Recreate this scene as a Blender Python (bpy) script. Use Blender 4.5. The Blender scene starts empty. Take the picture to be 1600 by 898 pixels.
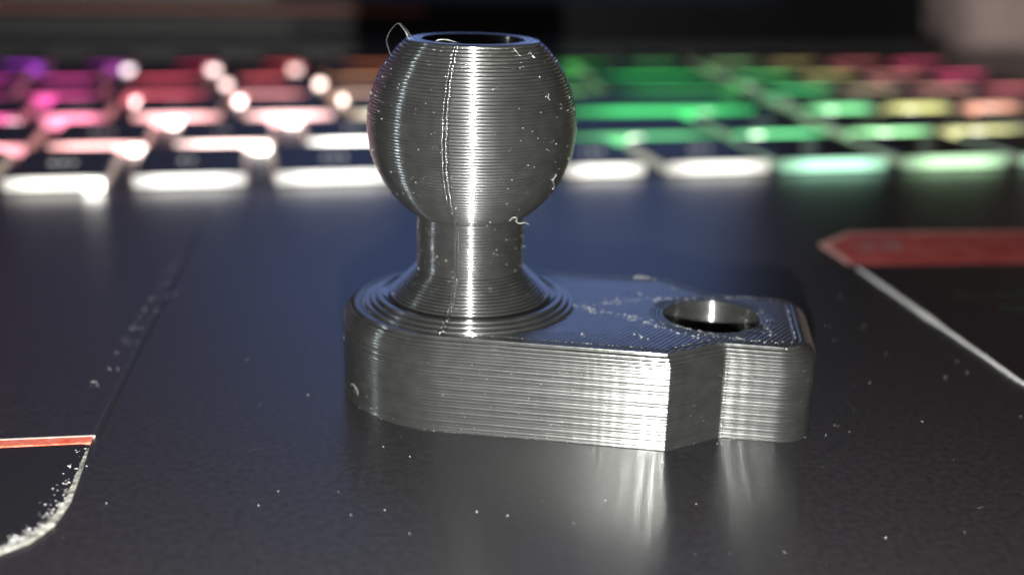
import bpy, bmesh, math, random
from mathutils import Vector, Matrix, noise
from mathutils.geometry import tessellate_polygon

# ---------------------------------------------------------------- scene, camera, world, light
scene = bpy.context.scene
COL = scene.collection
MM = 0.001
random.seed(7)

def make_camera():
    f, D, cz, yaw, pit, roll = 1754.5, 90.95, 38.37, -.0397, .3149, .0266
    c, s = math.cos(yaw), math.sin(yaw)
    R0 = Vector((c, s, 0)); F0 = Vector((-s, c, 0))
    F = math.cos(pit)*F0 - math.sin(pit)*Vector((0, 0, 1))
    D0 = -(math.sin(pit)*F0 + math.cos(pit)*Vector((0, 0, 1)))
    c, s = math.cos(roll), math.sin(roll)
    right = c*R0 - s*D0; down = s*R0 + c*D0
    m = Matrix((right, -down, -F)).transposed().to_4x4()
    m.translation = Vector((0, -D*MM, cz*MM))
    cam = bpy.data.cameras.new('camera')
    ob = bpy.data.objects.new('camera', cam); COL.objects.link(ob)
    ob.matrix_world = m
    cam.sensor_fit = 'HORIZONTAL'; cam.sensor_width = 36
    cam.lens = f/1600*36
    cam.clip_start = .005; cam.clip_end = 50
    cam.dof.use_dof = True
    cam.dof.focus_distance = .0835
    cam.dof.aperture_fstop = cam.lens*.001/.0021      # aperture 2.1 mm across
    scene.camera = ob
make_camera()

scene.view_settings.view_transform = 'Standard'
scene.view_settings.look = 'None'
scene.view_settings.exposure = 0
scene.view_settings.gamma = 1
scene.cycles.caustics_reflective = True
scene.cycles.caustics_refractive = False
scene.cycles.blur_glossy = 0.0
scene.cycles.sample_clamp_indirect = 0
scene.cycles.use_denoising = True
scene.cycles.max_bounces = 6

w = bpy.data.worlds.new('World'); scene.world = w; w.use_nodes = True
w.node_tree.nodes['Background'].inputs['Color'].default_value = (.75, .60, .56, 1)
w.node_tree.nodes['Background'].inputs['Strength'].default_value = .03

def area(name, loc, target, size, power, color, sizey=None):
    l = bpy.data.lights.new(name, 'AREA'); l.energy = power; l.color = color
    l.shape = 'DISK' if sizey is None else 'RECTANGLE'; l.size = size*MM
    if sizey: l.size_y = sizey*MM
    o = bpy.data.objects.new(name, l); COL.objects.link(o)
    o.location = Vector(loc)*MM
    o.rotation_euler = (Vector(target)-Vector(loc)).to_track_quat('-Z', 'Y').to_euler()
    return o
area('phone_flash', (1.5, -93, 28), (4, 0, 10), 1.3, .33, (1, 1, .965))
area('window_light', (-520, -20, 130), (0, 0, 15), 30, .36, (.80, .90, 1), 90)
def cloth_spot():  # added fill spot, no real lamp: brightens only the cloth behind the laptop
    l = bpy.data.lights.new('cloth_fill_spot', 'SPOT'); l.energy = 3.0; l.color = (1, .88, .84)
    l.spot_size = math.radians(34); l.spot_blend = .6; l.shadow_soft_size = .03
    o = bpy.data.objects.new('cloth_fill_spot', l); COL.objects.link(o); o.location = Vector((380, 240, 430))*MM
    o.rotation_euler = (Vector((235, 380, 20))-Vector((380, 240, 430))).to_track_quat('-Z', 'Y').to_euler()
cloth_spot()

# ---------------------------------------------------------------- helpers
def nt(name):
    m = bpy.data.materials.new(name); m.use_nodes = True
    t = m.node_tree; b = t.nodes['Principled BSDF']
    return m, t, b
def N(t, kind, **kw):
    n = t.nodes.new(kind)
    for k, v in kw.items():
        if k in n.inputs: n.inputs[k].default_value = v
        else: setattr(n, k, v)
    return n
def bump(t, b, height, strength, dist, normal=None):
    n = t.nodes.new('ShaderNodeBump'); n.inputs['Strength'].default_value = strength
    n.inputs['Distance'].default_value = dist
    t.links.new(height, n.inputs['Height'])
    if normal: t.links.new(normal, n.inputs['Normal'])
    t.links.new(n.outputs[0], b.inputs['Normal'])
    return n.outputs[0]
def coords(t, scale=(1, 1, 1), rot=(0, 0, 0)):
    c = t.nodes.new('ShaderNodeTexCoord'); m = t.nodes.new('ShaderNodeMapping')
    m.inputs['Scale'].default_value = scale; m.inputs['Rotation'].default_value = rot
    t.links.new(c.outputs['Object'], m.inputs[0]); return m.outputs[0]

def simple(name, color, rough, metallic=0, spec=.5, grain=0, gscale=4000, coat=0):
    m, t, b = nt(name)
    b.inputs['Base Color'].default_value = (*color, 1)
    b.inputs['Roughness'].default_value = rough
    b.inputs['Metallic'].default_value = metallic
    b.inputs['Specular IOR Level'].default_value = spec
    b.inputs['Coat Weight'].default_value = coat
    if grain:
        n = N(t, 'ShaderNodeTexNoise', Scale=gscale, Detail=3.0)
        t.links.new(coords(t), n.inputs['Vector'])
        bump(t, b, n.outputs[0], grain, .00005)
    return m

def plastic(name, top=False):
    m, t, b = nt(name)
    co = coords(t)
    n1 = N(t, 'ShaderNodeTexNoise', Scale=900.0, Detail=4.0); t.links.new(co, n1.inputs['Vector'])
    ramp = t.nodes.new('ShaderNodeValToRGB')
    ramp.color_ramp.elements[0].position = .3; ramp.color_ramp.elements[0].color = (.088, .090, .085, 1)
    ramp.color_ramp.elements[1].position = .75; ramp.color_ramp.elements[1].color = (.140, .144, .135, 1)
    t.links.new(n1.outputs[0], ramp.inputs[0]); t.links.new(ramp.outputs[0], b.inputs['Base Color'])
    b.inputs['Roughness'].default_value = .13
    b.inputs['Coat Weight'].default_value = .6; b.inputs['Coat Roughness'].default_value = .40
    b.inputs['Metallic'].default_value = .85
    b.inputs['Specular IOR Level'].default_value = .7
    # beads of plastic are a little lumpy along their length
    n2 = N(t, 'ShaderNodeTexNoise', Scale=1.0, Detail=2.0)
    t.links.new(coords(t, (3500, 3500, 5200)), n2.inputs['Vector'])
    nrm = bump(t, b, n2.outputs[0], .07, .00003)
    if top:
        wv = N(t, 'ShaderNodeTexWave', Scale=1.0, Distortion=.6, Detail=2.0)
        wv.inputs['Detail Scale'].default_value = .5
        t.links.new(coords(t, (800, 800, 800), (0, 0, math.radians(38))), wv.inputs['Vector'])
        bump(t, b, wv.outputs[0], .28, .00006, nrm)
    return m

def glow(name, strength, base=(.02, .02, .02), uneven=False):
    m, t, b = nt(name)
    oi = t.nodes.new('ShaderNodeObjectInfo')
    ml = N(t, 'ShaderNodeMath', operation='MULTIPLY'); ml.inputs[1].default_value = strength
    t.links.new(oi.outputs['Alpha'], ml.inputs[0])
    if uneven:      # each key has one lamp: its light guide is brightest in the middle
        tc = t.nodes.new('ShaderNodeTexCoord'); sx = t.nodes.new('ShaderNodeSeparateXYZ'); t.links.new(tc.outputs['Generated'], sx.inputs[0])
        mr = t.nodes.new('ShaderNodeValToRGB'); mr.color_ramp.interpolation = 'EASE'
        e = mr.color_ramp.elements; e[0].color = (.42, .42, .42, 1); e[1].color = (.42, .42, .42, 1)
        for q in (.3, .7): mr.color_ramp.elements.new(q).color = (1.12, 1.12, 1.12, 1)
        t.links.new(sx.outputs['X'], mr.inputs[0])
        m2 = N(t, 'ShaderNodeMath', operation='MULTIPLY'); t.links.new(oi.outputs['Alpha'], m2.inputs[0]); t.links.new(mr.outputs[0], m2.inputs[1])
        t.links.new(m2.outputs[0], ml.inputs[0])
    t.links.new(oi.outputs['Color'], b.inputs['Emission Color'])
    t.links.new(ml.outputs[0], b.inputs['Emission Strength'])
    b.inputs['Base Color'].default_value = (*base, 1); b.inputs['Roughness'].default_value = .5
    return m

M = {}
M['plastic'] = plastic('printed_plastic')
M['plastic_top'] = plastic('printed_plastic_top', True)
M['burr'] = simple('plastic_hair', (.35, .35, .34), .2, spec=.8)
M['thread'] = simple('plastic_thread', (.09, .09, .09), .3, spec=.7)
M['key'] = simple('key_plastic', (.012, .012, .014), .38)
M['well'] = simple('keyboard_plate', (.012, .012, .014), .5)
M['hinge'] = simple('hinge_plastic', (.055, .055, .054), .55)
M['bezel'] = simple('bezel_plastic', (.006, .006, .007), .5)
M['copper'] = simple('bronze_trim', (.34, .12, .08), .5)
M['red'] = simple('red_print', (.78, .13, .05), .35, grain=.3)
M['redband'] = simple('red_band', (.44, .045, .04), .4, grain=.2)
M['sticker'] = simple('sticker_film', (.014, .010, .012), .33, grain=.15, gscale=2500)
M['greyprint'] = simple('grey_print', (.30, .27, .26), .5)
M['greenprint'] = simple('green_print', (.02, .045, .03), .5)
M['button'] = simple('button_plastic', (.012, .012, .013), .4, grain=.4, gscale=2500)
M['table'] = simple('table_wood', (.05, .035, .025), .6)
M['dust'] = simple('dust_flecks', (.75, .74, .72), .6)
M['skirt'] = glow('key_light', 10.0, uneven=True)
M['skirt_side'] = glow('key_light_side', 2.0)
M['led'] = glow('key_lamp', 10.0)

def mottled(name, c0, c1, scale, rough):
    m = simple(name, c0, rough); t = m.node_tree; b = t.nodes['Principled BSDF']
    n = N(t, 'ShaderNodeTexNoise', Scale=scale, Detail=6.0, Roughness=.7); t.links.new(coords(t), n.inputs['Vector'])
    r = t.nodes.new('ShaderNodeValToRGB'); e = r.color_ramp.elements
    e[0].position = .38; e[0].color = (*c0, 1); e[1].position = .66; e[1].color = (*c1, 1)
    t.links.new(n.outputs[0], r.inputs[0]); t.links.new(r.outputs[0], b.inputs['Base Color']); return m
M['red'] = mottled('red_print', (.72, .085, .04), (.80, .30, .20), 900, .4)
M['redband'] = mottled('red_band', (.40, .035, .032), (.56, .13, .11), 190, .4)
def deck_mat():
    m, t, b = nt('palm_rest_coating')
    co = coords(t)
    n = N(t, 'ShaderNodeTexNoise', Scale=1800.0, Detail=4.0); t.links.new(co, n.inputs['Vector'])
    r = t.nodes.new('ShaderNodeValToRGB')
    r.color_ramp.elements[0].color = (.0145, .0135, .015, 1); r.color_ramp.elements[1].color = (.024, .0225, .0245, 1)
    r.color_ramp.elements[0].position = .3; r.color_ramp.elements[1].position = .7
    t.links.new(n.outputs[0], r.inputs[0]); t.links.new(r.outputs[0], b.inputs['Base Color'])
    n3 = N(t, 'ShaderNodeTexNoise', Scale=60.0, Detail=5.0); t.links.new(co, n3.inputs['Vector'])
    mr = N(t, 'ShaderNodeMapRange'); mr.inputs['To Min'].default_value = .285; mr.inputs['To Max'].default_value = .315
    t.links.new(n3.outputs[0], mr.inputs[0]); t.links.new(mr.outputs[0], b.inputs['Roughness'])
    b.inputs['Specular IOR Level'].default_value = .45
    n2 = N(t, 'ShaderNodeTexNoise', Scale=5000.0, Detail=2.0); t.links.new(co, n2.inputs['Vector'])
    bump(t, b, n2.outputs[0], .2, .00003)
    return m
M['deck'] = deck_mat()

def worn_mat():
    m, t, b = nt('worn_bright_edge')
    n = N(t, 'ShaderNodeTexNoise', Scale=1600.0, Detail=6.0, Roughness=.75); t.links.new(coords(t), n.inputs['Vector'])
    r = t.nodes.new('ShaderNodeValToRGB')
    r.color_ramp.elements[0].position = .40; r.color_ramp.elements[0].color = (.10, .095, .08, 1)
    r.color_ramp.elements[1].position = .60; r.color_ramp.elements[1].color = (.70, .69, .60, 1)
    t.links.new(n.outputs[0], r.inputs[0]); t.links.new(r.outputs[0], b.inputs['Base Color'])
    b.inputs['Roughness'].default_value = .4
    bump(t, b, n.outputs[0], .8, .0002)
    return m
M['worn'] = worn_mat()

def tag(o, label=None, cat=None, group=None, kind=None):
    if label: o['label'] = label
    if cat: o['category'] = cat
    if group: o['group'] = group
    if kind: o['kind'] = kind
    return o
def empty(name, loc=(0, 0, 0)):
    o = bpy.data.objects.new(name, None); COL.objects.link(o); o.location = Vector(loc)*MM
    o.empty_display_size = .005
    return o
def link(name, me, mat, parent=None, smooth=True):
    for m in (mat if isinstance(mat, (list, tuple)) else [mat]): me.materials.append(m)
    if smooth:
        for p in me.polygons: p.use_smooth = True
    o = bpy.data.objects.new(name, me); COL.objects.link(o)
    if parent: o.parent = parent
    return o
def mesh(name, verts, faces, mat, parent=None, smooth=True, matidx=None):
    me = bpy.data.meshes.new(name)
    me.from_pydata([(x*MM, y*MM, z*MM) for x, y, z in verts], [], faces)
    if matidx: me.polygons.foreach_set('material_index', matidx)
    o = link(name, me, mat, parent, smooth)
    return o

def prism_data(poly, z0, z1, bev=0.0):
    """outline (counter-clockwise) raised from z0 to z1, with a small chamfer on the top edge"""
    n = len(poly); v = []; f = []
    cx = sum(p[0] for p in poly)/n; cy = sum(p[1] for p in poly)/n
    def inset(d):
        out = []
        for i in range(n):
            a = Vector(poly[i-1]); b = Vector(poly[i]); c = Vector(poly[(i+1) % n])
            e1 = (b-a).normalized(); e2 = (c-b).normalized()
            n1 = Vector((-e1.y, e1.x)); n2 = Vector((-e2.y, e2.x))
            k = n1+n2; k = k/max(.3, k.dot(n1))
            out.append(b+k*d)
        return out
    rings = [(z0, 0), (z1-bev, 0), (z1, bev)] if bev else [(z0, 0), (z1, 0)]
    for z, d in rings:
        for p in inset(d) if d else [Vector(p) for p in poly]: v.append((p.x, p.y, z))
    for r in range(len(rings)-1):
        for i in range(n):
            j = (i+1) % n
            f.append((r*n+i, r*n+j, (r+1)*n+j, (r+1)*n+i))
    top = [(v[(len(rings)-1)*n+i]) for i in range(n)]
    b0 = (len(rings)-1)*n
    for tri in tessellate_polygon([[Vector((p[0], p[1], 0)) for p in top]]):
        a, b, c = tri
        pa, pb, pc = Vector(top[a]), Vector(top[b]), Vector(top[c])
        if (pb-pa).cross(pc-pa).z < 0: b, c = c, b
        f.append((b0+a, b0+b, b0+c)); f.append((a, c, b))
    return v, f
def prism(name, poly, z0, z1, mat, parent=None, bev=0.0):
    v, f = prism_data(poly, z0, z1, bev)
    return mesh(name, v, f, mat, parent, smooth=False)

def tube(name, pts, r, mat, parent=None, seg=6, taper=True):
    P = [Vector(p) for p in pts]
    Q = []
    for i in range(len(P)-1):            # Catmull-Rom subdivision
        p0 = P[max(i-1, 0)]; p1 = P[i]; p2 = P[i+1]; p3 = P[min(i+2, len(P)-1)]
        for k in range(5):
            t = k/5
            Q.append(.5*((2*p1)+(p2-p0)*t+(2*p0-5*p1+4*p2-p3)*t*t+(3*p1-p0-3*p2+p3)*t**3))
    Q.append(P[-1])
    v = []; f = []
    for i, q in enumerate(Q):
        d = (Q[min(i+1, len(Q)-1)]-Q[max(i-1, 0)]).normalized()
        a = d.orthogonal().normalized(); b = d.cross(a)
        rr = r*(.75+.5*noise.noise(q*3.1)+.15)
        if taper and i in (0, len(Q)-1): rr *= .3
        for k in range(seg):
            t = 2*math.pi*k/seg; p = q+(a*math.cos(t)+b*math.sin(t))*rr
            v.append(tuple(p))
    for i in range(len(Q)-1):
        for k in range(seg):
            j = (k+1) % seg
            f.append((i*seg+k, i*seg+j, (i+1)*seg+j, (i+1)*seg+k))
    f.append(tuple(range(seg))[::-1]); f.append(tuple(range((len(Q)-1)*seg, len(Q)*seg)))
    return mesh(name, v, f, mat, parent)

class Flecks:
    """many tiny irregular crumbs in one mesh"""
    def __init__(s): s.v = []; s.f = []
    def add(s, p, r, stretch=1.0, up=.6, rot=None):
        a = random.uniform(0, math.pi) if rot is None else rot
        c, sn = math.cos(a), math.sin(a); b = len(s.v)
        for (x, y, z) in ((1, 0, 0), (0, 1, 0), (-1, 0, 0), (0, -1, 0), (0, 0, 1), (0, 0, -1)):
            x *= r*stretch*random.uniform(.7, 1.3); y *= r*random.uniform(.7, 1.3); z *= r*up
            s.v.append((p[0]+x*c-y*sn, p[1]+x*sn+y*c, p[2]+z))
        for q in ((0, 1, 4), (1, 2, 4), (2, 3, 4), (3, 0, 4), (1, 0, 5), (2, 1, 5), (3, 2, 5), (0, 3, 5)):
            s.f.append(tuple(b+i for i in q))
    def hair(s, p, d, r, ln, flat=0):
        """a short crooked hair"""
        q = Vector(p); d = Vector(d).normalized()
        for k in range(4):
            s.add(q, r, 2.2, 1, math.atan2(d.y, d.x)); q = q+d*ln/4
            d = (d+Vector([random.uniform(-.6, .6) for _ in range(3)])*(.0 if flat else 1)+Vector((random.uniform(-.4, .4), random.uniform(-.4, .4), 0))*flat).normalized()
    def build(s, name, mat, parent=None): return mesh(name, s.v, s.f, mat, parent, smooth=False)

# ---------------------------------------------------------------- setting: table, laptop deck
table = prism('table', [(-420, -260), (420, -260), (520, 620), (-420, 620)], -60, -19, M['table'], bev=2)
tag(table, kind='structure')
wall = prism('wall', [(-900, 640), (900, 640), (900, 660), (-900, 660)], -60, 900, simple('brown_wall', (.42, .30, .26), .9))
tag(wall, kind='structure')

ANG = .1974
E1 = Vector((math.cos(ANG), math.sin(ANG))); E2 = Vector((-math.sin(ANG), math.cos(ANG)))
def uv(u, v): p = E1*u+E2*v; return (p.x, p.y)
def quad(u0, u1, v0, v1): return [uv(u0, v0), uv(u1, v0), uv(u1, v1), uv(u0, v1)]
def rquad(u0, u1, v0, v1, r, n=4):
    out = []
    for cx, cy, a0 in ((u1-r, v0+r, -90), (u1-r, v1-r, 0), (u0+r, v1-r, 90), (u0+r, v0+r, 180)):
        for k in range(n+1):
            a = math.radians(a0+90*k/n); out.append(uv(cx+r*math.cos(a), cy+r*math.sin(a)))
    return out

laptop = tag(empty('laptop', (0, 0, -18)), 'open black laptop with rainbow backlit keys under the printed ball mount', 'laptop')
OFF = Vector((0, 0, 18*MM))
def lp(o):                       # parts are modelled in place: undo the empty's height
    o.location = OFF; return o

lp(prism('base_case', rquad(-230, 262, -62, 264, 9, 6), -18, -.004, M['deck'], laptop, bev=1.0))

# ---------------------------------------------------------------- touchpad
pad = [(-28.7, -11.7), (-30.6, 6), (-32.4, 25), (-35.9, 60.2), (-125, 44), (-118, -26), (-36, -12.4)]
pad = pad[::-1] if sum((pad[i][0]*pad[(i+1) % 7][1]-pad[(i+1) % 7][0]*pad[i][1]) for i in range(7)) < 0 else pad
lp(prism('touchpad', pad, -.3, .10, M['deck'], laptop, bev=.12))
gap = simple('dark_gap', (.003, .003, .003), .8)
def ribbon(name, pts, width, z, mat, parent, h=.03, widths=None):
    L = []; R = []
    for i, p in enumerate(pts):
        a = Vector(pts[max(i-1, 0)]); b = Vector(pts[min(i+1, len(pts)-1)])
        d = (b-a).normalized(); n = Vector((-d.y, d.x)); ww = widths[i] if widths else width
        L.append(Vector(p)+n*ww/2); R.append(Vector(p)-n*ww/2)
    poly = [tuple(x) for x in R]+[tuple(x) for x in L[::-1]]
    return prism(name, poly, z-h, z, mat, parent)
lp(ribbon('touchpad_gap', [(-28.2, -12.2), (-30.2, 6), (-32.0, 25), (-35.5, 60.6), (-125, 44.6)], .2, .004, gap, laptop))
strip = lp(ribbon('red_strip', [(-28.55, -12.4), (-35.2, -13.25), (-118, -27)], 1.0, .16, M['red'], laptop, .2))
lp(ribbon('strip_edge', [(-28.5, -11.75), (-35.4, -12.6), (-118, -26.3)], .16, .20, simple('pale_edge', (.55, .42, .38), .3), laptop, .2))
btn = [(-28.2, -13.4), (-27.6, -17.6), (-26.9, -22.0), (-26.9, -25.0), (-27.6, -27.4), (-29.2, -29.1), (-31.6, -30.3), (-36, -31.6), (-118, -46), (-118, -27.6), (-35.2, -13.95), (-29, -13.1)]
a_ = sum(btn[i][0]*btn[(i+1) % 12][1]-btn[(i+1) % 12][0]*btn[i][1] for i in range(12))
if a_ < 0: btn = btn[::-1]
button = lp(prism('touchpad_button', btn, -.3, .12, M['button'], laptop, bev=.1))
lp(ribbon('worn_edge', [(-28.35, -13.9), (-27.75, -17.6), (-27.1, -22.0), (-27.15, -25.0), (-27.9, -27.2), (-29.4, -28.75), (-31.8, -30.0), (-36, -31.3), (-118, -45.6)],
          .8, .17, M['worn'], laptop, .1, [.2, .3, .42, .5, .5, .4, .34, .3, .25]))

# ---------------------------------------------------------------- keyboard
lp(prism('keyboard_plate', rquad(-170, 186, 76.5, 232, 3), -.5, .03, M['well'], laptop))
ROWS = {1: (78.4, [(-74, -54.5), (-52.2, -38.0), (-34.5, -18.2), (-14.1, 4.6), (8.1, 28.4), (31.3, 44.6), (48.2, 66.3), (68.4, 88.0), (91.5, 111.1), (114.5, 134)]),
 2: (103.9, [(-92, -76), (-73.5, -53.0), (-49.8, -34.4), (-29.7, -13.5), (-7.8, 9.7), (13.5, 36), (39.6, 67.8), (70.8, 90.2), (94.5, 112.9), (114.1, 132.8), (136.5, 154)]),
 3: (129.4, [(-95, -78.5), (-75, -58.5), (-54.9, -43.5), (-38.7, -22.6), (-18.1, -1.2), (2.5, 20), (24, 42), (47.0, 87.3), (98.8, 115.1), (117.4, 133.8), (136.2, 151.7), (154.5, 170)]),
 4: (154.9, [(-102, -85), (-81.5, -65), (-61.4, -47.1), (-42.7, -25.9), (-20.8, -4.8), (0, 16.5), (21, 38), (42, 60), (64.8, 94.8), (102.0, 118.9), (121.5, 136.3), (140.4, 156.4), (160, 175)]),
 5: (180.4, [(-104, -87), (-83.5, -67), (-62.7, -49.8), (-43.6, -27.1), (-19.5, -7.2), (1.5, 18), (23, 40), (45, 63), (68.8, 98.0), (105.1, 121.7), (124.2, 139.5), (143.3, 159.8), (163.4, 178.8)]),
 6: (206.9, [(-116, -101), (-96, -80), (-75.4, -65.3), (-56.1, -45.1), (-34.9, -23.5), (-13.4, -2.5), (8, 21), (26, 40), (46, 60), (65, 80), (84.6, 100.2), (108.1, 123.2), (127.0, 141.5), (146.2, 163.3), (166.0, 182.3)])}
LEDS = {6: [(-45.7, .5), (-25.3, .55), (-5.1, .35), (114.3, .45), (136.4, .3), (157.9, .35), (178.9, .2)],
 5: [(-0.2, .8), (-21.7, .5), (109.6, .8), (130.6, .5), (152.5, .5), (172.1, .35)],
 4: [(-18.6, 1), (3.4, 1), (-39.2, .7), (107.0, 1), (127.8, .45), (148.2, .4)],
 3: [(-59.1, .6), (-30.8, .9), (-9.3, 1), (75.5, .5), (104.2, 1), (123.5, .7), (143.1, .5)],
 2: [(-15.6, 1), (-35.7, .8), (51.3, .6), (75.2, 1), (101.8, .7), (122.3, .6)], 1: [(-39.7, 1)]}
def lerp(a, b, t): return tuple(a[i]*(1-t)+b[i]*t for i in range(3))
STOPS = {  # backlight colour along each row: (u, colour, strength)
 6: [(-120, (.25, .03, .6), .04), (-75, (.45, .05, .75), .05), (-50, (.30, .02, .30), .04), (-30, (.55, .02, .10), .04), (0, (.7, .05, .05), .045), (60, (.1, .5, .1), .03), (85, (.06, .45, .08), .03), (110, (.3, .75, .3), .04), (130, (.6, .6, .2), .035), (150, (.8, .25, .22), .035), (180, (.9, .1, .25), .05)],
 5: [(-120, (.35, .02, .5), .06), (-60, (.85, .08, .45), .06), (-35, (.9, .10, .15), .07), (-10, (.9, .14, .14), .07), (60, (.06, .7, .12), .05), (90, (.04, .75, .12), .06), (112, (.1, .8, .2), .06), (130, (.7, .75, .25), .05), (150, (.9, .35, .3), .05), (172, (.95, .10, .25), .07)],
 4: [(-120, (.4, .02, .5), .06), (-60, (.85, .08, .42), .07), (-35, (.9, .12, .18), .08), (-10, (.9, .35, .35), .09), (60, (.1, .6, .12), .05), (90, (.05, .6, .12), .05), (110, (.1, .8, .25), .07), (130, (.8, .6, .4), .05), (150, (.9, .4, .35), .06), (172, (.95, .2, .25), .07)],
 3: [(-120, (.5, .05, .5), .07), (-60, (.95, .10, .35), .10), (-35, (1, .45, .45), .12), (-5, (1, .6, .58), .14), (50, (.1, .7, .2), .06), (80, (.06, .8, .2), .07), (105, (.2, .85, .35), .08), (125, (.8, .8, .3), .08), (145, (.9, .4, .3), .08)],
 2: [(-120, (.9, .3, .6), .12), (-60, (1, .38, .42), .2), (-35, (1, .55, .5), .18), (0, (1, .95, .9), .3), (45, (.15, .55, .22), .08), (75, (.15, .8, .3), .10), (100, (.3, .9, .4), .16), (125, (.8, .75, .35), .11)],
 1: [(-80, (1, .95, .8), .38), (-20, (1, .97, .92), .48), (60, (1, .98, .88), .44), (78, (.50, 1, .68), .42), (100, (.62, 1, .58), .38), (120, (.65, 1, .65), .36)]}
def colour(row, u):
    s = STOPS[row]
    if u <= s[0][0]: return (*s[0][1], s[0][2])
    for a, b in zip(s, s[1:]):
        if u <= b[0]:
            t = (u-a[0])/(b[0]-a[0]); return (*lerp(a[1], b[1], t), a[2]*(1-t)+b[2]*t)
    return (*s[-1][1], s[-1][2])

KS = {1: .5, 2: 2.2, 3: 2.8, 4: 3.0, 5: 3.2, 6: 3.0}
for row, (v0, ks) in ROWS.items():
    HS = 1.7 if row < 3 else 2.3
    depth = 20.5 if row < 6 else 13
    for ki, (u0, u1) in enumerate(ks):
        um, wd = (u0+u1)/2, u1-u0
        cx, cy = uv(um, v0+depth/2+1.2)
        # keycap: dished box with sloping sides, front-left corner rounded
        hw, hd = wd/2, depth/2
        rings = []
        def ring(sx, sy, z, r=1.2):
            o = []
            for qx, qy, a0 in ((1, -1, -90), (1, 1, 0), (-1, 1, 90), (-1, -1, 180)):
                for k in range(3):
                    a = math.radians(a0+45*k)
                    o.append((qx*(sx-r)+r*math.cos(a), qy*(sy-r)+r*math.sin(a), z))
            return o
        v = ring(hw, hd-.1, HS-.2)+ring(hw-.1, hd-.3, HS)+ring(hw-.5, hd-.7, HS+.4)+ring(hw-1.0, hd-1.2, HS+.45)
        n = 12; f = []
        for r in range(3):
            for i in range(n):
                j = (i+1) % n; f.append((r*n+i, r*n+j, (r+1)*n+j, (r+1)*n+i))
        f.append(tuple(range(3*n, 4*n))); f.append(tuple(range(n))[::-1])
        cap = mesh('keycap', v, f, M['key'], laptop, smooth=False)
        cap.location = Vector((cx, cy, 18))*MM; cap.rotation_euler.z = ANG
        # translucent light guide under the cap: bright at the front, dim at the sides
        col = colour(row, um); col = (*col[:3], col[3]*KS[row])
        hw2, hd2 = hw-.25, hd+.55
        vv = [(-hw2, -hd2, .1), (hw2, -hd2, .1), (hw2, -hd2, HS), (-hw2, -hd2, HS), (-hw2, -hd+.3, HS), (hw2, -hd+.3, HS), (-hw2, -hd+.3, .1), (hw2, -hd+.3, .1)]
        ff = [(0, 1, 2, 3), (3, 2, 5, 4), (0, 3, 4, 6), (1, 7, 5, 2), (6, 4, 5, 7)]
        g = mesh('light_strip', vv, ff, M['skirt'], cap, smooth=False); g.color = col
        vs = []; fs = []
        for sx in (-1, 1):
            b = len(vs); x0, x1 = sorted((sx*(hw-.8), sx*(hw+.12)))
            vs += [(x0, -hd+.4, .1), (x1, -hd+.4, .1), (x1, hd-.5, .1), (x0, hd-.5, .1), (x0, -hd+.4, 1.3), (x1, -hd+.4, 1.3), (x1, hd-.5, 1.3), (x0, hd-.5, 1.3)]
            fs += [tuple(b+i for i in q) for q in ((0, 1, 5, 4), (1, 2, 6, 5), (2, 3, 7, 6), (3, 0, 4, 7), (4, 5, 6, 7))]
        g2 = tag(mesh('side_light', vs, fs, M['skirt_side'], cap, smooth=False), kind='stuff'); g2.color = (*lerp(col[:3], (1, .45, .3) if um < 25 else (.8, .85, .65), .4), min(.32, max(col[3], .12)))
        # printed legend, worn small bars
        if row <= 3 and 4 < wd < 26:
            vl = []; fl = []
            rnd = random.Random(row*100+ki)
            for k in range(rnd.choice((2, 3, 3))):
                x = -1.8+k*1.5; h = rnd.uniform(1.0, 2.4); b = len(vl)
                vl += [(x, -2-h/2, HS+.455), (x+.9, -2-h/2, HS+.455), (x+.9, -2+h/2, HS+.455), (x, -2+h/2, HS+.455)]
                fl.append((b, b+1, b+2, b+3))
            l = tag(mesh('legend', vl, fl, M['led'], cap, smooth=False), kind='stuff'); l.color = (*lerp(col[:3], (1, 1, 1), .5), .07)
for row, L in LEDS.items():
    v0 = ROWS[row][0]
    for u, s in L:
        cx, cy = uv(u, v0-.35)
        hw = 1.3
        v = [(-hw, -.3, .1), (hw, -.3, .1), (hw, .3, .1), (-hw, .3, .1), (-hw, -.3, 1.5), (hw, -.3, 1.5), (hw, .3, 1.5), (-hw, .3, 1.5)]
        f = [(0, 1, 5, 4), (1, 2, 6, 5), (2, 3, 7, 6), (3, 0, 4, 7), (4, 5, 6, 7)]
        o = mesh('key_lamp', v, f, M['led'], laptop, smooth=False)
        o.location = Vector((cx, cy, 18))*MM; o.rotation_euler.z = ANG
        c = colour(row, u); o.color = (*lerp(c[:3], (1, .97, .88), .65), s*.95)

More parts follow.
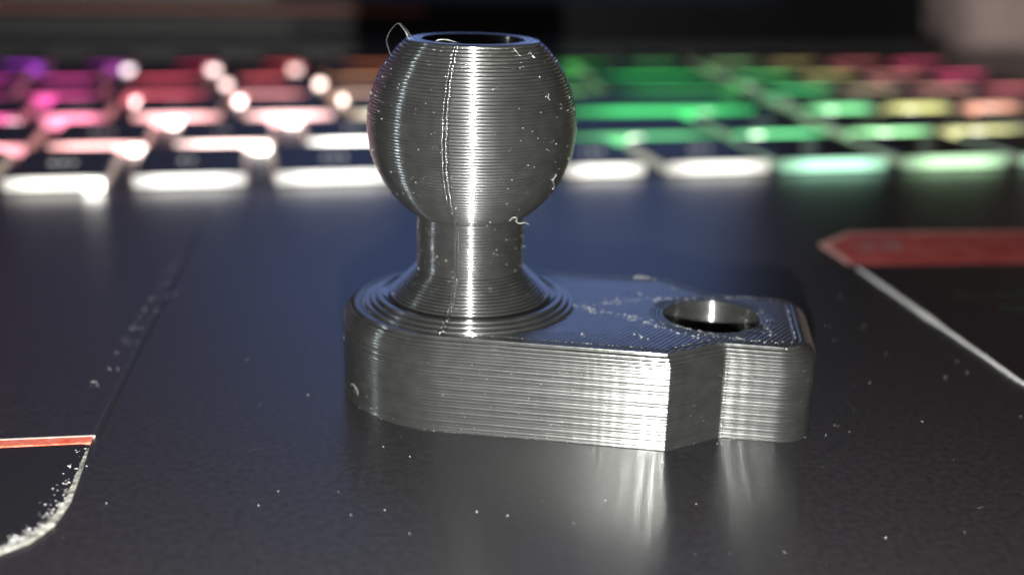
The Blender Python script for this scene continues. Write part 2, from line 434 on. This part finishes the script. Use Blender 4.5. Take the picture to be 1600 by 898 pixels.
# ---------------------------------------------------------------- hinge and lid with its lit display
def lidbox(name, u0, u1, v0, v1, z0, z1, mat, bev=.5):
    return lp(prism(name, rquad(u0, u1, v0, v1, min(2.5, (v1-v0)/2-.1)), z0, z1, mat, laptop, bev))
lidbox('hinge_cover', -200, 200, 238, 250, -.5, 4.5, M['hinge'], 1.5)
lean = math.radians(14)
def lidslab(name, u0, u1, h0, h1, t0, t1, mat, r=0):
    """slab of the leaning lid: h along the lid upwards, t through it (0 is the front)"""
    prof = []
    if r:
        for cx, cy, a0 in ((u1-r, h0+r, -90), (u1-r, h1-r, 0), (u0+r, h1-r, 90), (u0+r, h0+r, 180)):
            for k in range(6):
                a = math.radians(a0+18*k); prof.append((cx+r*math.cos(a), cy+r*math.sin(a)))
    else: prof = [(u0, h0), (u1, h0), (u1, h1), (u0, h1)]
    v = []
    for t in (t0, t1):
        for u, h in prof:
            vv = 252+h*math.sin(lean)+t*math.cos(lean); z = 2+h*math.cos(lean)-t*math.sin(lean)
            p = uv(u, vv); v.append((p[0], p[1], z))
    n = len(prof)
    f = [tuple(range(n)), tuple(range(2*n-1, n-1, -1))]
    for i in range(n):
        j = (i+1) % n; f.append((i, n+i, n+j, j))
    return lp(mesh(name, v, f, mat, laptop, smooth=False))
lidslab('lid', -235, 204, 0, 235, 0, 6, M['bezel'], 8)
lidslab('bezel_strip', -200, -4, .5, 8.0, -.6, 0, M['hinge'])
lidslab('bronze_trim', -200, 36, 9.6, 11.3, -.5, 0, M['copper'])

def display_mat():
    m, t, b = nt('lit_display')
    tc = t.nodes.new('ShaderNodeTexCoord'); sp = t.nodes.new('ShaderNodeSeparateXYZ')
    t.links.new(tc.outputs['Generated'], sp.inputs[0])
    r = t.nodes.new('ShaderNodeValToRGB')
    el = r.color_ramp.elements
    el[0].position = 0; el[0].color = (.035, .025, .05, 1)
    el[1].position = 1; el[1].color = (.02, .02, .02, 1)
    for p, c in ((.284, (.06, .045, .08, 1)), (.434, (.075, .08, .15, 1)), (.566, (.11, .165, .37, 1)), (.81, (.13, .19, .41, 1)), (.885, (.12, .175, .36, 1)), (.92, (.03, .02, .02, 1))):
        e = el.new(p); e.color = c
    t.links.new(sp.outputs['X'], r.inputs[0])
    r2 = t.nodes.new('ShaderNodeValToRGB'); e2 = r2.color_ramp.elements
    e2[0].position = 0; e2[0].color = (.01, .01, .01, 1)
    e2[1].position = 1; e2[1].color = (.35, .35, .35, 1)
    for p, c in ((.03, .01), (.14, .06), (.26, 1), (.50, 1), (.68, .5)):
        e = e2.new(p); e.color = (c, c, c, 1)
    t.links.new(sp.outputs['Z'], r2.inputs[0])
    mx = N(t, 'ShaderNodeMix', data_type='RGBA', blend_type='MULTIPLY'); mx.inputs['Factor'].default_value = 1
    t.links.new(r.outputs[0], mx.inputs['A']); t.links.new(r2.outputs[0], mx.inputs['B'])
    t.links.new(mx.outputs['Result'], b.inputs['Emission Color'])
    b.inputs['Emission Strength'].default_value = 2.5
    b.inputs['Base Color'].default_value = (.01, .01, .01, 1); b.inputs['Roughness'].default_value = .3
    return m
lidslab('display', -222, 190, 12.8, 222, -.25, 0, display_mat())

bar = simple('display_bar', (.02, .02, .02), .4)
bar.node_tree.nodes['Principled BSDF'].inputs['Emission Color'].default_value = (.045, .05, .05, 1)
bar.node_tree.nodes['Principled BSDF'].inputs['Emission Strength'].default_value = 1
lidslab('display_bar', -222, -8, 12.9, 17, -.4, -.26, bar)

# ---------------------------------------------------------------- sticker on the right of the palm rest
st = empty('sticker', (75, 20, 0)); tag(st, 'dark pointed sticker with red band and bright edge on the palm rest at right', 'sticker')
def sp_(o): o.location = Vector((-75, -20, 0))*MM; return o
body = [(44.9, 46), (46.3, 35.8), (49.8, .5), (52.5, -26), (122, -20), (122, 60), (50.2, 51.9)]
sp_(prism('sticker_film', body, 0, .10, M['sticker'], st, bev=.05))
sp_(prism('red_band', [(45.3, 46), (46.5, 37.0), (67.6, 39.0), (121, 44.2), (121, 59), (75.1, 54.1), (50.3, 51.3)], .1, .118, M['redband'], st))
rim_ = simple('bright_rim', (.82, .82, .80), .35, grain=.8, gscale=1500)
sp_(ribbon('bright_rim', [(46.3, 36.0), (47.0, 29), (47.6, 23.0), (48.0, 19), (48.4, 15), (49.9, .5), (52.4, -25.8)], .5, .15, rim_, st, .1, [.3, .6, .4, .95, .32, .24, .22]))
pink = simple('pale_red_rim', (.75, .42, .36), .35)
sp_(ribbon('upper_rim', [(45.9, 38.0), (45.1, 45.9), (50.2, 51.7), (75.1, 54.3), (121, 59.2)], .5, .13, pink, st, .1, [.5, 1.1, .9, .35, .35]))
rnd = random.Random(4)
def letters(name, x0, x1, y, h, slope, mat, n):
    v = []; f = []
    for k in range(n):
        x = x0+(x1-x0)*k/n; ww = (x1-x0)/n*.62; yy = y+(x-x0)*slope
        for (a, b, c, d) in rnd.choice((((0, .3, 0, 1), (.3, 1, 0, .25)), ((0, .3, 0, 1), (.3, 1, .75, 1), (.3, .8, .4, .6)), ((0, .3, 0, 1), (.7, 1, 0, 1), (.3, .7, .75, 1)))):
            q = len(v)
            v += [(x+a*ww, yy+c*h, .122), (x+b*ww, yy+c*h, .122), (x+b*ww, yy+d*h, .122), (x+a*ww, yy+d*h, .122)]
            f.append((q, q+1, q+2, q+3))
    sp_(mesh(name, v, f, mat, st, smooth=False))
letters('printed_word', 49.6, 55.8, 43.4, 4.2, .1, M['greyprint'], 5)
letters('printed_word', 73.0, 84.0, 45.4, 4.6, .1, M['greyprint'], 7)
letters('printed_line', 54.2, 73, 24.8, 2.0, .08, M['greenprint'], 12)
letters('printed_line', 57.2, 75, 20.2, 2.4, .08, M['greenprint'], 10)

# ---------------------------------------------------------------- the printed ball mount
mount = tag(empty('ball_mount', (0, 0, 0)), 'dark grey printed mount with hollow ball on a short neck above a flat drilled base', 'phone mount')
H = 7.66; NL = 30; LH = H/NL
PHI = -.1776; CP, SP = math.cos(PHI), math.sin(PHI)
W, L1, L2, W2, L3, HX, HR = 10.4, 17.3, 21.35, 7.1, 28.65, 20.45, 3.96

def outline(d):
    """base outline pulled in by d; same vertex count for every d"""
    corners = [((L1, -W), .25), ((L2, -W2), -.35), ((L3, -W2), 3.0), ((L3, W2), 3.0), ((L2-.6, W2), -.35), ((L1-.5, W), .25), ((-W-.3, W), W-.02), ((-W-.3, -W), W-.02)]
    n = len(corners); pts = [Vector(c[0]) for c in corners]
    off = []
    for i in range(n):
        a, b, c = pts[i-1], pts[i], pts[(i+1) % n]
        e1 = (b-a).normalized(); e2 = (c-b).normalized()
        n1 = Vector((-e1.y, e1.x)); n2 = Vector((-e2.y, e2.x))
        k = (n1+n2)/(1+n1.dot(n2)); off.append((b+k*d, e1, e2, n1, n2))
    out = []; info = []
    for i in range(n):
        b, e1, e2, n1, n2 = off[i]; r = corners[i][1]
        convex = r > 0
        rr = max(.06, (r-d)) if convex else (-r+d)
        ang = math.acos(max(-1, min(1, e1.dot(e2))))
        tl = rr*math.tan(ang/2)
        s = 1 if convex else -1
        ctr = b-e1*tl+n1*rr*s
        steps = 64 if i >= 6 else (14 if i in (2, 3) else 5)
        a0 = math.atan2(-(n1*s).y, -(n1*s).x)
        for k in range(steps+1):
            a = a0+s*ang*k/steps
            out.append(ctr+Vector((math.cos(a), math.sin(a)))*rr)
        # straight to next corner
        b2, f1, f2, m1, m2 = off[(i+1) % n]; r2 = corners[(i+1) % n][1]
        rr2 = max(.06, (r2-d)) if r2 > 0 else (-r2+d)
        ang2 = math.acos(max(-1, min(1, f1.dot(f2))))
        q = b2-f1*rr2*math.tan(ang2/2); p = out[-1]
        full = (pts[(i+1) % n]-pts[i]).length
        m = max(2, int(full/.14)) if i != 6 else 2
        for k in range(1, m): out.append(p.lerp(q, k/m))
    return out
def fillet(z):
    r = 1.55; dd = H-z
    return 0 if dd >= r else r-math.sqrt(max(0, r*r-(r-dd)**2))
BEAD = ((.02, .055), (.16, .018), (.36, 0), (.64, 0), (.84, .018), (.98, .055))
base_v = []; base_f = []; ring0 = None
NO = len(outline(0)); ring_n = 0
def rot(p, z): return (CP*p.x-SP*p.y, SP*p.x+CP*p.y, z)
def ripple(s, k):
    return (noise.noise(Vector((s*.9, k*3.7, 1.3)))*.0012 + noise.noise(Vector((s*.8, 2.2, k*.02)))*.0045
            + math.sin(7.3*s+1.7*math.sin(1.15*s)+.03*k)*.0024*(.6+.8*noise.noise(Vector((s*.45, 7, 0)))))
for k in range(NL):
    zm = (k+.5)*LH; d0 = fillet(zm)+(-.05 if k == 0 else 0)
    jit = random.uniform(-.012, .012)
    for fz, db in BEAD:
        o = outline(d0+db*(.38 if k < NL-6 else .9)+jit*.4)
        for i, p in enumerate(o):
            # each bead is slightly wavy; broad ripples run down all layers together
            n1 = ripple(p.x+.6*p.y, k)
            q = o[(i+1) % NO]-o[i-1]
            nn = Vector((q.y, -q.x)).normalized() if q.length > 1e-6 else Vector((0, 0))
            base_v.append(rot(p+nn*n1, (k+fz)*LH))
        ring_n += 1
for r in range(ring_n-1):
    for i in range(NO):
        j = (i+1) % NO; base_f.append((r*NO+i, r*NO+j, (r+1)*NO+j, (r+1)*NO+i))
top_idx0 = len(base_f)
# top: perimeter beads inwards (outer), then the filled field with the hole's rings
zt = H
d_start = fillet((NL-.5)*LH)+.055
def add_ring(pts, z):
    global ring_n
    b = len(base_v)
    for p in pts: base_v.append(rot(p, z+noise.noise(Vector((p.x*2, p.y*2, 3)))*.01))
    return b
prev = (ring_n-1)*NO
for dd, dz in ((.12, 0.0), (.22, .012), (.36, .012), (.46, -.03), (.54, .0), (.66, .012), (.80, .012), (.90, -.035), (.96, 0)):
    b = add_ring(outline(d_start+dd), zt+dz)
    for i in range(NO):
        j = (i+1) % NO; base_f.append((prev+i, prev+j, b+j, b+i))
    prev = b
inner = [base_v[prev+i] for i in range(NO)]
NH = 96
def hring(r, z, wob=0):
    b = len(base_v)
    for i in range(NH):
        a = 2*math.pi*i/NH; rr = r+noise.noise(Vector((math.cos(a)*2, math.sin(a)*2, z*4)))*.02
        base_v.append(rot(Vector((HX+rr*math.cos(a), rr*math.sin(a))), z))
    return b
hp = hring(HR+1.15, zt)
hole_outer = hp
tri_loops = [[Vector(p) for p in inner], [Vector(base_v[hp+i]) for i in range(NH)][::-1]]
idx_map = [prev+i for i in range(NO)]+[hp+i for i in range(NH)][::-1]
flat = [Vector((p.x, p.y, 0)) for l in tri_loops for p in l]
for a, b, c in tessellate_polygon([[Vector((p.x, p.y, 0)) for p in l] for l in tri_loops]):
    if (flat[b]-flat[a]).cross(flat[c]-flat[a]).z < 0: b, c = c, b
    base_f.append((idx_map[a], idx_map[b], idx_map[c]))
for rr, dz in ((1.08, -.03), (.98, .012), (.84, .012), (.74, -.03), (.64, .012), (.50, .012), (.40, -.03), (.30, .012), (.14, .012), (.03, -.02)):
    b = hring(HR+rr, zt+dz)
    for i in range(NH):
        j = (i+1) % NH; base_f.append((hp+i, b+i, b+j, hp+j))
    hp = b
top_idx1 = len(base_f)
for k in range(NL-1, -1, -1):
    jit = random.uniform(-.015, .015)
    for fz, db in BEAD[::-1]:
        b = hring(HR+.0+db*-.6+.05+jit*.6, (k+fz)*LH-.02)
        for i in range(NH):
            j = (i+1) % NH; base_f.append((hp+i, b+i, b+j, hp+j))
        hp = b
mi = [0]*len(base_f)
for i in range(top_idx0, top_idx1): mi[i] = 1
bp = mesh('base_plate', base_v, base_f, [M['plastic'], M['plastic_top']], mount, matidx=mi)
for i in range(top_idx0, top_idx1): bp.data.polygons[i].use_smooth = False

# turned parts: azimuth list with extra detail round the print seam
SEAM = math.radians(-90-13.8)
az = [2*math.pi*i/190 for i in range(190)]
az = sorted(set([round(a, 5) for a in az]+[round((SEAM+math.radians(x)) % (2*math.pi), 5) for x in (-3, -2.4, -1.9, -1.4, -.9, -.4, 0, .4, .9, 1.4, 1.9, 2.4, 3)]))
NA = len(az)
def seam_off(a, k):
    x = math.degrees((a-SEAM+math.pi) % (2*math.pi)-math.pi)
    x += .5*noise.noise(Vector((k*.35, 0, 9)))
    return .15*math.exp(-((x+1.1)/.7)**2)-.24*math.exp(-((x-.7)/.55)**2)
def turned(name, prof, open_top=None):
    """prof: list of rings (radius, z, layer index, is_outside)"""
    v = []; f = []
    for r, z, k, out in prof:
        for a in az:
            c, s = math.cos(a), math.sin(a)
            rr = r
            if out: rr += seam_off(a, k)+noise.noise(Vector((c*5, s*5, k*2.3)))*.008+noise.noise(Vector((c*19, s*19, k*5.1)))*.003
            v.append((rr*c, rr*s, z))
    for q in range(len(prof)-1):
        for i in range(NA):
            j = (i+1) % NA; f.append((q*NA+i, q*NA+j, (q+1)*NA+j, (q+1)*NA+i))
    return mesh(name, v, f, M['plastic'], mount)
def layers(rfun, z0, z1, h, bead=.055, step=False):
    n = max(1, round((z1-z0)/h)); h = (z1-z0)/n; P = []
    for k in range(n):
        zm = z0+(k+.5)*h; r = rfun(zm)+random.uniform(-.02, .02)
        for fz, db in BEAD: P.append((r-db*bead/.055, z0+(k+fz)*h, zm/h, True))
    return P
def steps(rfun, z0, z1, h):
    n = round((z1-z0)/h); h = (z1-z0)/n; P = []
    for k in range(n):
        r = rfun(z0+(k+.3)*h)+random.uniform(-.012, .012); rn = rfun(z0+(k+1.3)*h)
        for fz, db in ((-.10, .22), (-.04, .20), (-.03, .03), (.0, .008), (.05, 0), (.5, .0), (.86, 0), (.90, .006), (.93, .03)): P.append((r-db, z0+(k+fz)*h, (z0+k*h)/h, True))
        P.append((rn+.02, z0+(k+.935)*h, (z0+k*h)/h, True)); P.append((rn-.02, z0+(k+.935)*h, (z0+k*h)/h, True))
    return P
ZB, RB, RN = 22.6, 8.5, 4.45
ZT = ZB+math.sqrt(RB*RB-5.1**2)
# stepped collar: three wide rings, then the flare
P = []
z = H-.03
for r in (8.9, 8.4, 7.9):
    P += [(r, z-.02, z, True), (r+.02, z+.03, z, True), (r+.03, z+.12, z, True), (r+.02, z+.20, z, True), (r-.0, z+.235, z, True), (r-.04, z+.25, z, True), (r-.44, z+.25, z, True), (r-.47, z+.24, z, True), (r-.50, z+.20, z, True)]; z += .25
turned('collar_rings', P+[(6.2, z, 0, False)])
zf = z-.02
def flare(zz):
    t = min(1, max(0, (zz-zf)/(10.7-zf))); return 6.85+(RN+.1-6.85)*(1-(1-t)**1.1)
turned('flared_collar', [(6.6, zf-.1, 0, False)]+steps(flare, zf, 10.7, .21)+[(RN-.3, 10.7, 0, False)])
zn = ZB-math.sqrt(RB*RB-RN*RN)
turned('neck', [(RN-.2, 10.65, 0, False)]+layers(lambda q: RN+.04*math.sin(q*2), 10.68, zn+.05, LH, .04)+[(RN-.3, zn+.05, 0, False)])
def ballr(q): return math.sqrt(max(.1, RB*RB-((q-ZB)/1.01)**2))
BP = [(3.9, zn+.02, 0, False)]+layers(ballr, zn, ZT, .25, .028)
RI = 4.05
BP += [(5.06, ZT+.01, 0, False), (4.95, ZT+.05, 0, False), (4.7, ZT+.06, 0, False), (4.6, ZT+.01, 0, False), (4.5, ZT+.055, 0, False), (4.2, ZT+.05, 0, False), (RI, ZT-.02, 0, False)]
zz = ZT-.05
while zz > ZT-9:
    for fz, db in ((.05, -.05), (.35, 0), (.65, 0), (.95, -.05)): BP.append((RI-db, zz-fz*.25, 0, False))
    zz -= .25
BP += [(RI-.1, zz, 0, False), (.01, zz, 0, False)]
turned('ball_head', BP)

# seam blobs: one small bead where every layer begins
fl = Flecks()
def on_ball_surface(a, zz, extra=0):
    if zz > zn: r = ballr(zz)
    elif zz > 10.7: r = RN
    else: r = flare(zz)
    r += extra; return (r*math.cos(a), r*math.sin(a), zz)
zz = zf+.2
while zz < ZT-.1:
    a = SEAM-math.radians(1.0)-.008*noise.noise(Vector((zz*.4, 0, 9)))
    if random.random() < .92: fl.add(on_ball_surface(a, zz, .07), random.uniform(.05, .10), 1.2, 1.0)
    zz += .25
for x in range(NL-4):
    p = outline(0)
    zc = (x+.5)*LH
    q = Vector((L2+.33, -W2-.02)); q = rot(q, zc); fl.add(q, random.uniform(.05, .085), 1.0, 1.1)
tag(fl.build('layer_seam', M['plastic'], mount), kind='stuff')
# hairs and blobs of plastic left by the nozzle
hb = Flecks()
for _ in range(150):
    a = math.radians(random.uniform(-175, -5)); zz = random.uniform(zf, ZT-.2)
    p = on_ball_surface(a, zz, .04); hb.add(p, random.uniform(.022, .06), random.choice((1, 1, 1.6)), 1.0)
for _ in range(26):
    a = math.radians(random.uniform(-170, -10)); zz = random.uniform(zf, ZT-.5)
    hb.hair(on_ball_surface(a, zz, .06), (random.uniform(-1, 1), -.2, random.uniform(-1, 1)), .016, random.uniform(.2, .6))
top = [[15.2, 6.8], [15.8, 7.0], [16.2, 6.7], [16.9, 6.1], [18.2, 3.7], [15.9, .4], [16.4, .5], [9.4, -1.5], [10.0, -2.5], [12.2, -.4], [12.7, .3], [14.9, 1.8], [13.3, -4.4], [14.1, -5.9], [14.8, -6.4], [13.2, -8.3], [13.5, -9.3], [16.7, -7.5], [17.2, -8.2], [8.9, -8.3], [9.1, -1.4], [10.4, -3.1], [18.0, -8.5], [21.0, -8.9], [24.0, -6.9], [24.0, -7.8], [22.8, -9.7], [24.2, -11.0]]
for x, y in top:
    for _ in range(3): hb.add((x+random.gauss(0, .22), y+random.gauss(0, .3), H+.03), random.uniform(.03, .085), random.choice((1, 1.8)), .7)
for x in (15.2, 15.6, 15.9, 16.3): hb.add((x, 6.6, H+.05), .13, 1.4, .7)
def seg_line(a, b, n, amp, r=(.025, .06)):
    for k in range(n):
        t = random.random(); hb.add((a[0]+(b[0]-a[0])*t+random.gauss(0, amp), a[1]+(b[1]-a[1])*t+random.gauss(0, amp), H+.02), random.uniform(*r), random.choice((1, 1.5)), .7)
seg_line((9.6, -1.6), (16.2, -7.0), 55, .18)          # ends of the infill lines
seg_line((12.0, -3.0), (19.5, -8.0), 45, .15)
seg_line((9.3, -1.4), (16.0, .6), 30, .25)
seg_line((16.0, .6), (24.5, 1.2), 45, .15)
seg_line((18.6, -8.2), (25.0, -9.8), 30, .2)
seg_line((24.8, -1), (23.9, -7.5), 22, .25)
def along_front(n, dd, z, r=(.022, .05)):
    o = outline(dd)
    for _ in range(n):
        p = o[random.randrange(NO)]
        if rot(p, 0)[1] < 2: hb.add(rot(p, z), random.uniform(*r), random.choice((1, 1.8)), .8)
along_front(170, 1.75, H+.02); along_front(60, 1.0, H-.05); along_front(110, -.03, .06, (.03, .07))
for _ in range(230):                                     # left end of the base
    a = math.radians(random.gauss(-163, 13)); zz = random.uniform(.2, H-1)
    hb.add(((W+.02)*math.cos(a), (W+.02)*math.sin(a), zz), random.uniform(.025, .06), random.choice((1, 2)), 1)
for _ in range(220):
    p = outline(0)[random.randrange(NO)]; q = rot(p, random.uniform(.1, H-1.3))
    if q[1] < 1: hb.add(q, random.uniform(.02, .045), 1.2, 1)
tag(hb.build('plastic_blobs', M['burr'], mount), kind='stuff')
T = lambda pts, r: tube('plastic_thread', pts, r, M['thread'], mount)
T([[-4.6, -1.5, 28.92], [-4.95, -1.5, 29.4], [-5.15, -1.5, 29.69], [-5.25, -1.5, 29.98], [-5.64, -1.5, 30.46], [-5.79, -1.5, 30.6]], .030)
T([[-4.7, -1.5, 29.35], [-5.05, -1.5, 29.99], [-5.34, -1.5, 30.32], [-5.69, -1.5, 30.61], [-6.09, -1.5, 30.45], [-6.54, -1.5, 29.86], [-6.74, -1.5, 29.17], [-6.35, -1.5, 28.0], [-6.2, -1.5, 27.9]], .011)
TW = lambda pts, r: tube('plastic_thread', pts, r*.75, M['burr'], mount)
TW([[3.0, -4.6, 16.0], [3.04, -6.0, 16.14], [3.28, -6.0, 16.4], [3.63, -6.0, 16.36], [3.54, -6.0, 16.1], [3.84, -6.0, 15.95], [4.24, -5.8, 15.96], [4.6, -5.5, 15.75]], .036)
TW([[3.05, -4.54, 29.26], [3.24, -4.71, 29.05], [3.48, -4.89, 28.79], [3.63, -4.9, 28.7]], .03)
TW([[4.19, -4.3, 28.78], [4.35, -3.97, 28.9], [4.49, -4.08, 28.72], [4.74, -4.14, 28.49]], .03)
TW([[5.83, -5.35, 26.01], [5.73, -5.62, 25.76], [5.93, -5.53, 25.51]], .04)
TW([[6.72, -4.49, 19.6], [6.43, -4.54, 19.09], [6.61, -3.7, 18.49], [6.5, -3.37, 18.04]], .03)
TW([[-3.09, -3.0, 29.3], [-2.7, -2.9, 29.55], [-2.22, -2.9, 29.6], [-1.73, -3.1, 29.55], [-1.23, -3.5, 29.45], [-.74, -3.8, 29.40]], .05)
TW([[-9.6, -5.6, 2.0], [-9.3, -5.9, 2.1], [-9.0, -6.3, 1.7], [-9.0, -6.35, 1.4]], .03)

# ---------------------------------------------------------------- dust on the palm rest
du = Flecks()
spots = [[-13.2, -20.1], [-9.0, -20.1], [-4.3, -14.6], [-6.4, -13.0], [2.8, -23.3], [33.6, -25.1], [43.3, 2.1], [45.8, 3.4], [43.0, 25.8], [19.5, -11.9], [.7, -22.8], [-7.8, -23.4], [17.0, -28.0], [27.9, -25.9], [14.6, -15.4], [9.7, -21.1], [-24.5, -22.0], [-31.0, -2.1], [46.0, 6.1], [28.6, -10.2], [20.6, -27.7], [-13.5, -3.3], [-36.1, 30.9]]
for x, y in spots: du.add((x, y, .05), random.uniform(.03, .065), random.choice((1, 1.6)), .7)
seam = [[-33.6, 31.0], [-33.3, 25.9], [-33.0, 21.1], [-32.7, 16.7], [-32.5, 12.5], [-32.3, 8.7], [-32.1, 5.1], [-31.9, 1.7], [-31.7, -1.5], [-31.5, 22.7]]
for x, y in seam:
    for _ in range(4): du.add((x+random.gauss(0, .3), y+random.gauss(0, .6), .13), random.uniform(.02, .08), random.choice((1, 1.8)), .6)
for _ in range(22):
    t = random.random(); du.add((-35.2+5*t+random.gauss(0, .3), 58-62*t, .12), random.uniform(.02, .06), 1.3, .6)
for _ in range(240): du.add((random.uniform(-60, 90), random.uniform(-34, 70), .03), random.choice((.018, .025, .03, .05)), random.choice((1, 1, 2)), .6)
for _ in range(16): du.hair((random.uniform(-30, 55), random.uniform(-30, 30), .05), (random.uniform(-1, 1), random.uniform(-1, 1), 0), .012, random.uniform(.5, 1.2), 1)
edge = [(-28.35, -13.9), (-27.75, -17.6), (-27.1, -22.0), (-27.15, -25.0), (-27.9, -27.2), (-29.4, -28.75), (-31.8, -30.0), (-36, -31.3)]
for _ in range(420):                                     # whitish wear and crumbs just inside the button's edge
    i = min(6, int(random.triangular(0, 7, 4.5))); t = random.random(); a, b = edge[i], edge[i+1]
    dx, dy = b[0]-a[0], b[1]-a[1]; L = math.hypot(dx, dy); off = abs(random.gauss(0, .55))
    du.add((a[0]+dx*t+dy/L*off, a[1]+dy*t-dx/L*off, .13), random.uniform(.02, .075), random.choice((1, 1.5, 2)), .5)
for _ in range(70):                                      # crumbs along the sticker's rim
    t = random.random(); du.add((47.0+2.6*t+random.gauss(0, .25), 33-32*t+random.gauss(0, .4), .14), random.uniform(.03, .10), 1.5, .5)
o = du.build('dust', M['dust']); tag(o, 'fine white dust flecks scattered over the black palm rest', 'dust', kind='stuff')

# ---------------------------------------------------------------- pale cloth behind the laptop on the right
v = []; f = []; nx, ny = 60, 40
for j in range(ny+1):
    for i in range(nx+1):
        s, t = i/nx, j/ny
        x = 192+s*190; y = 350+t*120
        hgt = math.sin(math.pi*min(1, t*1.2))**.7*math.sin(math.pi*min(1, s*1.6+.02))**.35 if 0 < t < .83 else 0
        z = -18+hgt*95*(.8+.3*noise.noise(Vector((x*.02, y*.02, 1))))+6*noise.noise(Vector((x*.06, y*.06, 4)))
        v.append((x, y, max(z, -18.5)))
for j in range(ny):
    for i in range(nx):
        a = j*(nx+1)+i; f.append((a, a+1, a+nx+2, a+nx+1))
cl = mesh('cloth', v, f, simple('pink_grey_fleece', (.62, .50, .47), .9, grain=1, gscale=600))
tag(cl, 'rumpled pale pinkish grey cloth lying behind the laptop at the right', 'cloth')
